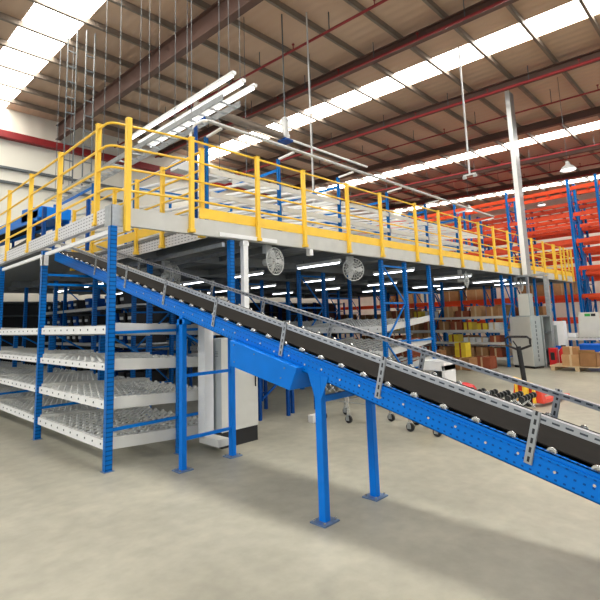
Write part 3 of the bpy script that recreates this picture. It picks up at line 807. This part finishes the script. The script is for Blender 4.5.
# hanging lamps / camera poles
gH = 'bell lamps hanging from the roof'
def lamp(x, y, z, label):
    t = thing('high_bay_lamp', label, 'lamp', (x, y, z), gH)
    MB().lathe((0, 0, 0), [(.24, 0), (.235, .02), (.16, .12), (.07, .17), (.05, .28), (0, .29)], 'Z', 20).build('shade', 'lamp', t, smooth=True)
    MB().cyl((0, 0, .0), (0, 0, .03), .2, 20).build('diffuser', 'tubeon', t)
    MB().box(-.006, .006, -.006, .006, .28, rz(y)-z-.02).build('cord', 'darkgrey', t)
lamp(16.5, 3.84, 6.1, 'white bell lamp hanging right of the tall galvanised column')
lamp(22.4, 9.75, 6.75, 'white bell lamp hanging before the orange racks near the column')
lamp(30.0, 8.6, 8.0, 'small far bell lamp just below the long skylight')
t = thing('camera_pole', 'thin white pole with small cameras hanging from the roof right of centre', 'camera pole', (12.5, 5.35, 5.52))
MB().cyl((0, 0, 0), (0, 0, rz(5.35)-5.54), .028, 8).build('pole', 'white', t)
MB().box(-.02, .02, -.18, .18, -.04, .0).build('cross_arm', 'white', t, .004)
for s in (-1, 1): MB().box(-.035, .035, s*.15-.05, s*.15+.05, -.12, -.04).build('camera', 'lamp', t, .008)
t = thing('drop_pole', 'thin pale pole dropping from the roof behind the yellow railing at centre', 'pole', (8.2, 7.4, ZT))
MB().cyl((0, 0, 0), (0, 0, rz(7.4)-ZT-.02), .02, 8).build('pole', 'lamp', t)
MB().box(-.08, .08, -.08, .08, 1.5, 1.56).build('clamp', 'blue', t)
t = thing('roof_sensor', 'grey junction unit hanging from a rod under the middle skylight', 'sensor', (7.8, 7.9, 6.05))
MB().lathe((0, 0, 0), [(0, 0), (.1, .01), (.12, .1), (.09, .16), (.09, .55), (.03, .6), (0, .6)], 'Z', 14).build('housing', 'lamp', t, smooth=True)
MB().box(-.012, .012, -.012, .012, .6, rz(7.9)-6.05-.02).build('rod', 'darkgrey', t)
MB().box(-.14, .14, -.14, .14, -.06, .0).build('base', 'dkblue', t, .01)
tag(MB().cyl((5.2, 7.9, 6.12), (7.65, 7.9, 6.12), .09, 12).build('insulated_duct', 'purlin', None, smooth=True), 'pale round duct leading into the grey roof junction unit', 'duct')
tag(MB().cyl((7.95, 7.9, 6.1), (11.2, 7.9, 6.1), .03, 8).build('ceiling_conduit', 'white', None, smooth=True), 'thin white conduit leading right from the grey roof junction unit', 'conduit')

# tall galvanised column in front of the railing
t = thing('tall_duct_column', 'tall galvanised steel column rising past the yellow railing to the roof', 'column', (16.15, 5.28, 0))
MB().box(-.21, .21, -.06, .06, 2.8, rz(5.28)-.2).build('shaft', 'galv', t, .01)
MB().box(-.235, -.21, -.07, .07, 2.8, rz(5.28)-.2).build('flange', 'white', t)
MB().box(-.25, -.12, -.07, .0, 2.1, 2.8).build('drop_pipe', 'galv', t, .004)

# ------------------------------------------------------------------ orange pallet racking at the right end
gO = 'orange pallet rack bays'
lev = [1.25, 2.34, 3.55, 4.75, 5.95, 7.15]
def pallet_bay(label, x, y, w=2.7, d=1.1, top=7.5, first=False):
    t = thing('pallet_rack', label, 'rack', (x, y, 0), gO)
    for xx in (0, d):
        o = upright(xx, 0, top, .11, .1).build('upright', 'bluecol', t)
        MB().box(xx-.08, xx+.08, -.05, .05, 0, .008).build('foot_plate', 'plate', o)
    m = MB(); z = .3; k = 0
    while z+.8 < top:
        m.bar((.05, 0, z), (d-.05, 0, z), .04, .04); p, q = ((.05, z), (d-.05, z+.9)) if k % 2 else ((d-.05, z), (.05, z+.9))
        m.bar((p[0], 0, p[1]), (q[0], 0, q[1]), .04, .03); z += .9; k += 1
    m.build('brace', 'dkblue', t)
    for z in lev:
        for xx in (-.03, d+.03):
            MB().box(xx-.025, xx+.025, .05, w-.05, z-.17, z).build('beam', 'orange', t, .004)
    rep('pallet_bar', MB().box(0, d, -.04, .04, -.03, 0), 'orange', t, [(0, y, z) for z in lev for y in (.5, 1.1, 1.7, 2.3) if y < w-.1])
    return t
p1 = pallet_bay('orange beam pallet rack bay nearest the right edge, front row', 23.2, 1.65)
pallet_bay('narrow orange beam rack bay between two full bays of the front row', 23.2, 4.4, 1.05)
for r, (x, y0, nm) in enumerate(((23.2, 5.5, 'front row'), (26.6, 3.5, 'second row'), (27.95, 3.5, 'third row'), (31.6, 4.8, 'fourth row'))):
    for i in range(6):
        yy = y0+2.7*i
        if yy+2.7 > YW: continue
        dup(p1, (x, yy, 0), 'orange pallet rack bay in the %s, %s from the right' % (nm, ORD[i+(1 if r == 0 else 0)]), gO)
k = 0
for bi, yb in enumerate((1.65, 5.5, 8.2, 10.9, 13.6)):
    for li, z in enumerate(lev[:2]):
        for q in range(2):
            k += 1
            if (k*7+li*3) % 5 == 0: continue
            h = [.62, .8, .5, .7][(k+li) % 4]; m = ['carton', 'carton3', 'carton2'][(k+bi) % 3]
            carton('pallet_carton', (23.2+.55, yb+.72+1.25*q, z+.002), (.9, 1.0, h), m,
                   '%s pallet load, %s level of %s orange bay from right, %s side' % (names[m], ORD[li], ORD[bi], ['right', 'left'][q]), 'box', 'pallet loads on the orange racks')

# ------------------------------------------------------------------ things on the floor at right
t = thing('grey_cabinet', 'tall grey steel cabinet standing at the end of the carton shelving', 'cabinet', (14.56, 4.8, 0), None, -.36)
MB().box(.0, .42, .0, .74, .06, 1.5).build('body', 'machine', t, .006)
MB().box(-.014, 0, .01, .73, .07, 1.49).build('door', 'cab', t, .003)
MB().box(-.03, -.014, .08, .1, .7, .85).build('handle', 'blackm', t)
MB().box(.02, .4, .02, .72, 0, .06).build('plinth', 'black', t)
rep('vent', MB().box(.18, .22, -.003, 0, 0, .08), 'darkgrey', t, [(0, 0, .2+i*.12) for i in range(10)])
t = thing('shelf_cabinet', 'open dark sided locker frame right of the tall grey cabinet', 'cabinet', (14.99, 4.62, 0), None, -.36)
for x in (0, .36): MB().box(x, x+.03, 0, .5, 0, 1.5).build('side_panel', 'machine', t)
for z in (.05, .5, 1.0, 1.46): MB().box(.03, .36, 0, .5, z, z+.03).build('shelf', 'darkgrey', t)
t = thing('electric_box', 'grey electric box hung above the tall grey cabinet under the column', 'electrical box', (14.98, 4.86, 1.502))
MB().box(-.16, .16, 0, .34, 0, .68).build('body', 'machine', t, .008)
MB().box(-.175, -.16, .02, .32, .02, .66).build('door', 'cab', t, .003)
t = thing('galvanised_column', 'slim pale galvanised column holding up the platform beside the cabinet', 'column', (15.75, 4.62, 0))
MB().box(-.07, .07, -.06, .06, 0, 2.72).build('shaft', 'galv', t, .004)
MB().box(-.12, .12, -.1, .1, 0, .012).build('foot_plate', 'plate', t)
MB().box(-.1, .1, -.06, .86, 2.75, 2.81).build('head_arm', 'galv', t)
t = thing('panel_stand', 'white panel cabinet with a blue mark behind the red extinguisher box', 'cabinet', (15.9, 4.3, 0))
MB().box(0, .3, 0, .34, 0, 1.32).build('body', 'white', t, .006)
MB().box(-.006, 0, .2, .34, .55, 1.2).build('side_strip', 'machine', t)
MB().box(-.008, -.002, .04, .3, .47, .58).build('sticker', 'tote', t)
# red fire point
t = thing('fire_point', 'bright red fire extinguisher stand beside the wooden pallet', 'fire extinguisher', (15.2, 4.2, 0))
MB().box(-.12, .12, .16, .36, .0, .56).build('stand', 'red', t, .01)
MB().box(-.126, -.12, .2, .31, .22, .44).build('window', 'black', t)
MB().lathe((0, .0, .02), [(0, 0), (.11, .0), (.115, .04), (.115, .44), (.07, .52), (.03, .55), (.03, .6), (0, .6)], 'Z', 18).build('cylinder', 'red', t, smooth=True)
MB().box(-.03, .03, -.08, .04, .6, .64).build('valve', 'black', t)
MB().box(-.117, -.112, -.03, .03, .2, .36).build('tag', 'white', t)
# pallet with cartons
t = thing('wooden_pallet', 'pale wooden pallet carrying torn cartons at the right edge', 'pallet', (14.35, 3.0, 0))
for i in range(6): MB().box(i*.17, i*.17+.12, 0, 1.35, .11, .135).build('top_board', 'wood', t)
for y in (0.02, .62, 1.22):
    MB().box(0, .97, y, y+.1, .025, .11).build('stringer', 'wood', t)
    MB().box(0, .97, y, y+.1, 0, .022).build('bottom_board', 'wood', t)
gB = 'cartons on the wooden pallet'
def open_carton(loc, size, m, label, rot=0.):
    w, d, h = size
    mb = MB().box(-w/2, w/2, -d/2, d/2, 0, .01)
    mb.box(-w/2, -w/2+.01, -d/2, d/2, 0, h).box(w/2-.01, w/2, -d/2, d/2, 0, h).box(-w/2, w/2, -d/2, -d/2+.01, 0, h).box(-w/2, w/2, d/2-.01, d/2, 0, h)
    t = thing('open_carton', label, 'box', loc, gB, rot)
    mb.build('body', m, t)
    f = MB(); f.hexa([(-w/2, -d/2, h), (-w/2, d/2, h), (-w/2-.1, d/2, h+.08), (-w/2-.1, -d/2, h+.08), (-w/2, -d/2, h+.006), (-w/2, d/2, h+.006), (-w/2-.1, d/2, h+.086), (-w/2-.1, -d/2, h+.086)])
    f.build('flap', 'carton2', t)
    f = MB(); f.hexa([(-w/2, -d/2, h), (w/2, -d/2, h), (w/2, -d/2-.12, h+.03), (-w/2, -d/2-.12, h+.03), (-w/2, -d/2, h+.006), (w/2, -d/2, h+.006), (w/2, -d/2-.12, h+.036), (-w/2, -d/2-.12, h+.036)])
    f.build('flap', 'tape', t)
carton('carton', (14.6, 3.84, .137), (.4, .42, .3), 'carton2', 'tan carton on the left of the pallet next to the red stand', 'box', gB, .1)
open_carton((14.6, 3.4, .137), (.42, .4, .36), 'carton', 'open brown carton with raised flaps at the pallet centre')
carton('carton', (14.95, 4.05, .437), (.45, .55, .22), 'carton', 'flat brown carton lying on top at the back of the pallet', 'box', gB, .3) if False else None
carton('carton', (14.62, 3.84, .439), (.36, .4, .2), 'carton', 'brown carton lying on the tan carton beside red stand', 'box', gB, .25)
# blue totes
gQ = 'blue plastic totes stacked at the right edge'
for i in range(2):
    t = thing('blue_tote', 'blue plastic tote at the right edge, %s of two' % ['lower', 'upper'][i], 'tote', (15.5, 2.95, .002+.33*i), gQ)
    m = MB(); w, d, h = .5, .9, .325
    m.hexa([(.02, .02, 0), (w-.02, .02, 0), (w-.02, d-.02, 0), (.02, d-.02, 0), (0, 0, h), (w, 0, h), (w, d, h), (0, d, h)])
    m.build('body', 'tote', t, .01)
    MB().box(-.015, w+.015, -.015, d+.015, h-.04, h-.012).build('rim', 'tote', t, .004)
# packing roller table and grey board
t = thing('packing_table', 'low roller table with pale side rails behind the blue totes', 'table', (16.15, 2.6, 0))
for x in (0, .6): MB().box(x-.02, x+.02, 0, 1.85, .74, .8).build('side_rail', 'cream', t)
rep('roller', MB().cyl((.02, 0, .76), (.58, 0, .76), .03, 8), 'blackm', t, [(0, .08+i*.112, 0) for i in range(16)])
for x in (0, .6):
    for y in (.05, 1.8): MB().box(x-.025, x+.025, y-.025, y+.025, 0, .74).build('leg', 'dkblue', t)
t = thing('display_board', 'grey back of a tilted board with a green sticker on the roller table', 'board', (16.4, 3.38, .80))
m = MB(); m.hexa([(0, 0, 0), (.06, 0, 0), (.06, .66, 0), (0, .66, 0), (.0, .08, .76), (.06, .08, .76), (.06, .62, .76), (0, .62, .76)])
m.build('panel', 'cab', t, .006)
MB().box(-.008, -.001, .3, .45, .64, .72).build('sticker', 'green', t)
MB().box(-.008, -.001, .16, .28, .64, .72).build('dark_sticker', 'black', t)
tag(MB().box(16.3, 16.6, 4.1, 4.35, .8, .94).build('parts_tray', 'white', None, .01), 'white tray of small items on the roller table', 'tray')
tag(MB().box(16.25, 16.45, 4.4, 4.44, .8, 1.2).box(16.25, 16.45, 4.4, 4.42, 1.2, 1.35).build('monitor', 'blackm', None, .008), 'small black upright unit on the roller table left of the board', 'monitor')

# pallet jack
t = thing('pallet_jack', 'pallet jack with black loop handle, yellow body and red forks', 'pallet jack', (8.75, 3.08, 0), None, -.12)
MB().cyl((0, 0, .38), (-.05, .03, 1.02), .042, 10).build('handle_shaft', 'black', t, smooth=True)
m = MB(); hx, hy = -.05, .03
pts = [(hx, hy, .96), (hx-.0, hy+.22, 1.04), (hx, hy+.225, 1.15), (hx, hy+.17, 1.19), (hx, hy-.17, 1.19), (hx, hy-.225, 1.15), (hx, hy-.22, 1.04), (hx, hy, .96)]
m.tube(pts, .021, 8); m.build('handle_loop', 'black', t, smooth=True)
MB().bar((hx, hy, .98), (hx-.02, hy+.08, 1.12), .012, .02).build('release_lever', 'blackm', t)
MB().cyl((0, 0, .12), (0, 0, .42), .055, 12).build('pump', 'yellow', t, smooth=True)
MB().bar((0, -.16, .36), (0, .2, .46), .05, .05).bar((.0, .16, .08), (0, .16, .45), .05, .04).bar((0, -.14, .06), (0, -.14, .38), .05, .04).build('yellow_frame', 'yellow', t, .004)
for s in (-1, 1):
    MB().hexa([(.08, s*.18-.08, .05), (1.2, s*.18-.06, .05), (1.2, s*.18+.06, .05), (.08, s*.18+.08, .05), (.08, s*.18-.08, .12), (1.2, s*.18-.05, .09), (1.2, s*.18+.05, .09), (.08, s*.18+.08, .12)]).build('fork', 'redorange', t, .006)
MB().hexa([(.04, -.27, .06), (.2, -.27, .06), (.2, .27, .06), (.04, .27, .06), (.04, -.22, .36), (.1, -.22, .36), (.1, .22, .36), (.04, .22, .36)]).build('heel', 'redorange', t, .01)
for s in (-1, 1): MB().cyl((-.02, s*.05-.025, .09), (-.02, s*.05+.025, .09), .09, 16).build('steer_wheel', 'black', t, smooth=True)

# flexible skate wheel conveyor on casters
t = thing('skate_wheel_conveyor', 'low expanding skate wheel conveyor on casters behind the belt legs', 'conveyor', (5.95, 2.1, 0))
fx = .42
def cz(y): return .62
ys = [0.05+.16*i for i in range(21)]
m = MB()
for x in (0, fx):
    m2 = MB()
    for i in range(len(ys)-1):
        a, b = ys[i], ys[i+1]
        m2.bar((x, a, .57 if i % 2 else .43), (x, b, .43 if i % 2 else .57), .008, .022)
        m2.bar((x+.008, a, .43 if i % 2 else .57), (x+.008, b, .57 if i % 2 else .43), .008, .022)
    m2.build('lattice', 'roller', t)
wh = MB().cyl((-.02, 0, .58), (fx+.02, 0, .58), .007, 6)
for q in range(5):
    x = .0 + fx*q/4; wh.cyl((x-.014, 0, .58), (x+.014, 0, .58), .036, 10)
rep('wheel_axle', wh, 'blackm', t, [(0, y, 0) for y in ys[:-1]])
for (x, y) in ((-.06, .6), (.42, .55), (-.03, 1.18), (.44, 1.5), (.02, 1.62), (.42, 1.76), (-.06, 2.66), (.42, 2.2), (-.08, 3.16), (.42, 3.1)):
    l = MB().box(x-.016, x+.016, y-.016, y+.016, .12, .57).build('leg', 'roller', t)
    MB().box(x-.03, x+.03, y-.02, y+.02, .1, .125).box(x-.026, x-.021, y-.03, y+.03, .04, .1).box(x+.021, x+.026, y-.03, y+.03, .04, .1).build('caster_fork', 'galv', l)
    cw = MB(); cw.cyl((x-.016, y-.01, .06), (x+.016, y-.01, .06), .06, 18); cw.build('caster_wheel', 'black', l, smooth=True)
    MB().cyl((x-.02, y-.01, .06), (x+.02, y-.01, .06), .022, 10).build('hub', 'roller', l)
for y in (.6, 1.5, 2.66): MB().bar((0, y, .34), (fx, y, .34), .016, .016).build('cross_rod', 'galv', t)
MB().bar((0, .6, .3), (0, 3.1, .3), .014, .014).build('tie_rod', 'galv', t)
MB().box(.2, .24, 1.4, 1.62, .12, .3).build('yellow_tag', 'yellow', t)

# white plastic stand with red top and dark blue table legs in the shadow
t = thing('white_stand', 'white moulded stand with a square opening behind the belt', 'stand', (9.0, 4.72, 0))
MB().box(0, .5, 0, .06, 0, .6).box(0, .5, .48, .54, 0, .6).box(0, .5, 0, .54, .48, .68).box(0, .5, 0, .54, 0, .12).build('shell', 'white', t, .01)
MB().box(.44, .5, .06, .48, .12, .42).build('back_panel', 'darkgrey', t)
t = thing('red_cap_bin', 'low red plastic cover lying on the floor behind the belt', 'cover', (8.2, 3.95, 0))
MB().lathe((0, 0, 0), [(0, 0), (.2, 0), (.22, .1), (.22, .3), (.18, .36), (.08, .4), (0, .4)], 'Z', 16).build('body', 'red', t, smooth=True)
MB().box(-.225, -.2, -.05, .05, .12, .22).build('grip', 'white', t)
# dark blue conveyor trestles seen below the drive housing
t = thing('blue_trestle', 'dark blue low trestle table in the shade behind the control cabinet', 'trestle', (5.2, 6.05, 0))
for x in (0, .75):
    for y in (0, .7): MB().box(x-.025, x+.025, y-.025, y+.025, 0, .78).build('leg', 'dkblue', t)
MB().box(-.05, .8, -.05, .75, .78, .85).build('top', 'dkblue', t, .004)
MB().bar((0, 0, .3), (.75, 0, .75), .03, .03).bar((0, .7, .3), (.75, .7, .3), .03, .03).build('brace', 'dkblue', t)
t = thing('gravity_roller_table', 'long grey roller table leading under the middle of the platform', 'conveyor', (5.75, 5.75, 0))
for x in (0, .7): MB().box(x-.02, x+.02, 0, 3.35, .86, .96).build('side_rail', 'galv', t)
rep('roller', MB().cyl((.02, 0, .94), (.68, 0, .94), .024, 6), 'track', t, [(0, .06+i*.08, 0) for i in range(41)])
for x in (0, .7):
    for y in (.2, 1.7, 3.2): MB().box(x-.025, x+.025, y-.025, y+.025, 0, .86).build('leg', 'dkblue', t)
tag(MB().box(5.86, 6.3, 6.1, 6.5, .968, 1.13).build('blue_crate', 'tote', None, .01), 'shallow blue crate riding on the grey roller table', 'crate')
tag(MB().box(5.55, 5.72, 5.2, 5.3, 0, .12).build('white_block', 'white', None, .008), 'small white block lying on the floor behind the drive housing', 'block')

# ------------------------------------------------------------------ light
w = D.worlds.new('world'); bpy.context.scene.world = w; w.use_nodes = True
bg = w.node_tree.nodes['Background']; bg.inputs[0].default_value = (*srgb((236, 242, 250)), 1); bg.inputs[1].default_value = 1.0
def area(name, loc, rot, sx, sy, e, c=(1, 1, 1)):
    l = D.lights.new(name, 'AREA'); l.shape = 'RECTANGLE'; l.size = sx; l.size_y = sy; l.energy = e; l.color = c
    o = D.objects.new(name, l); C.objects.link(o); o.location = loc; o.rotation_euler = rot; return o

sc = bpy.context.scene
sc.view_settings.view_transform = 'Standard'; sc.view_settings.look = 'None'; sc.view_settings.gamma = 1; sc.view_settings.use_curve_mapping = False
sc.view_settings.exposure = 0.0
sc.cycles.max_bounces = 8; sc.cycles.diffuse_bounces = 5; sc.cycles.use_denoising = True
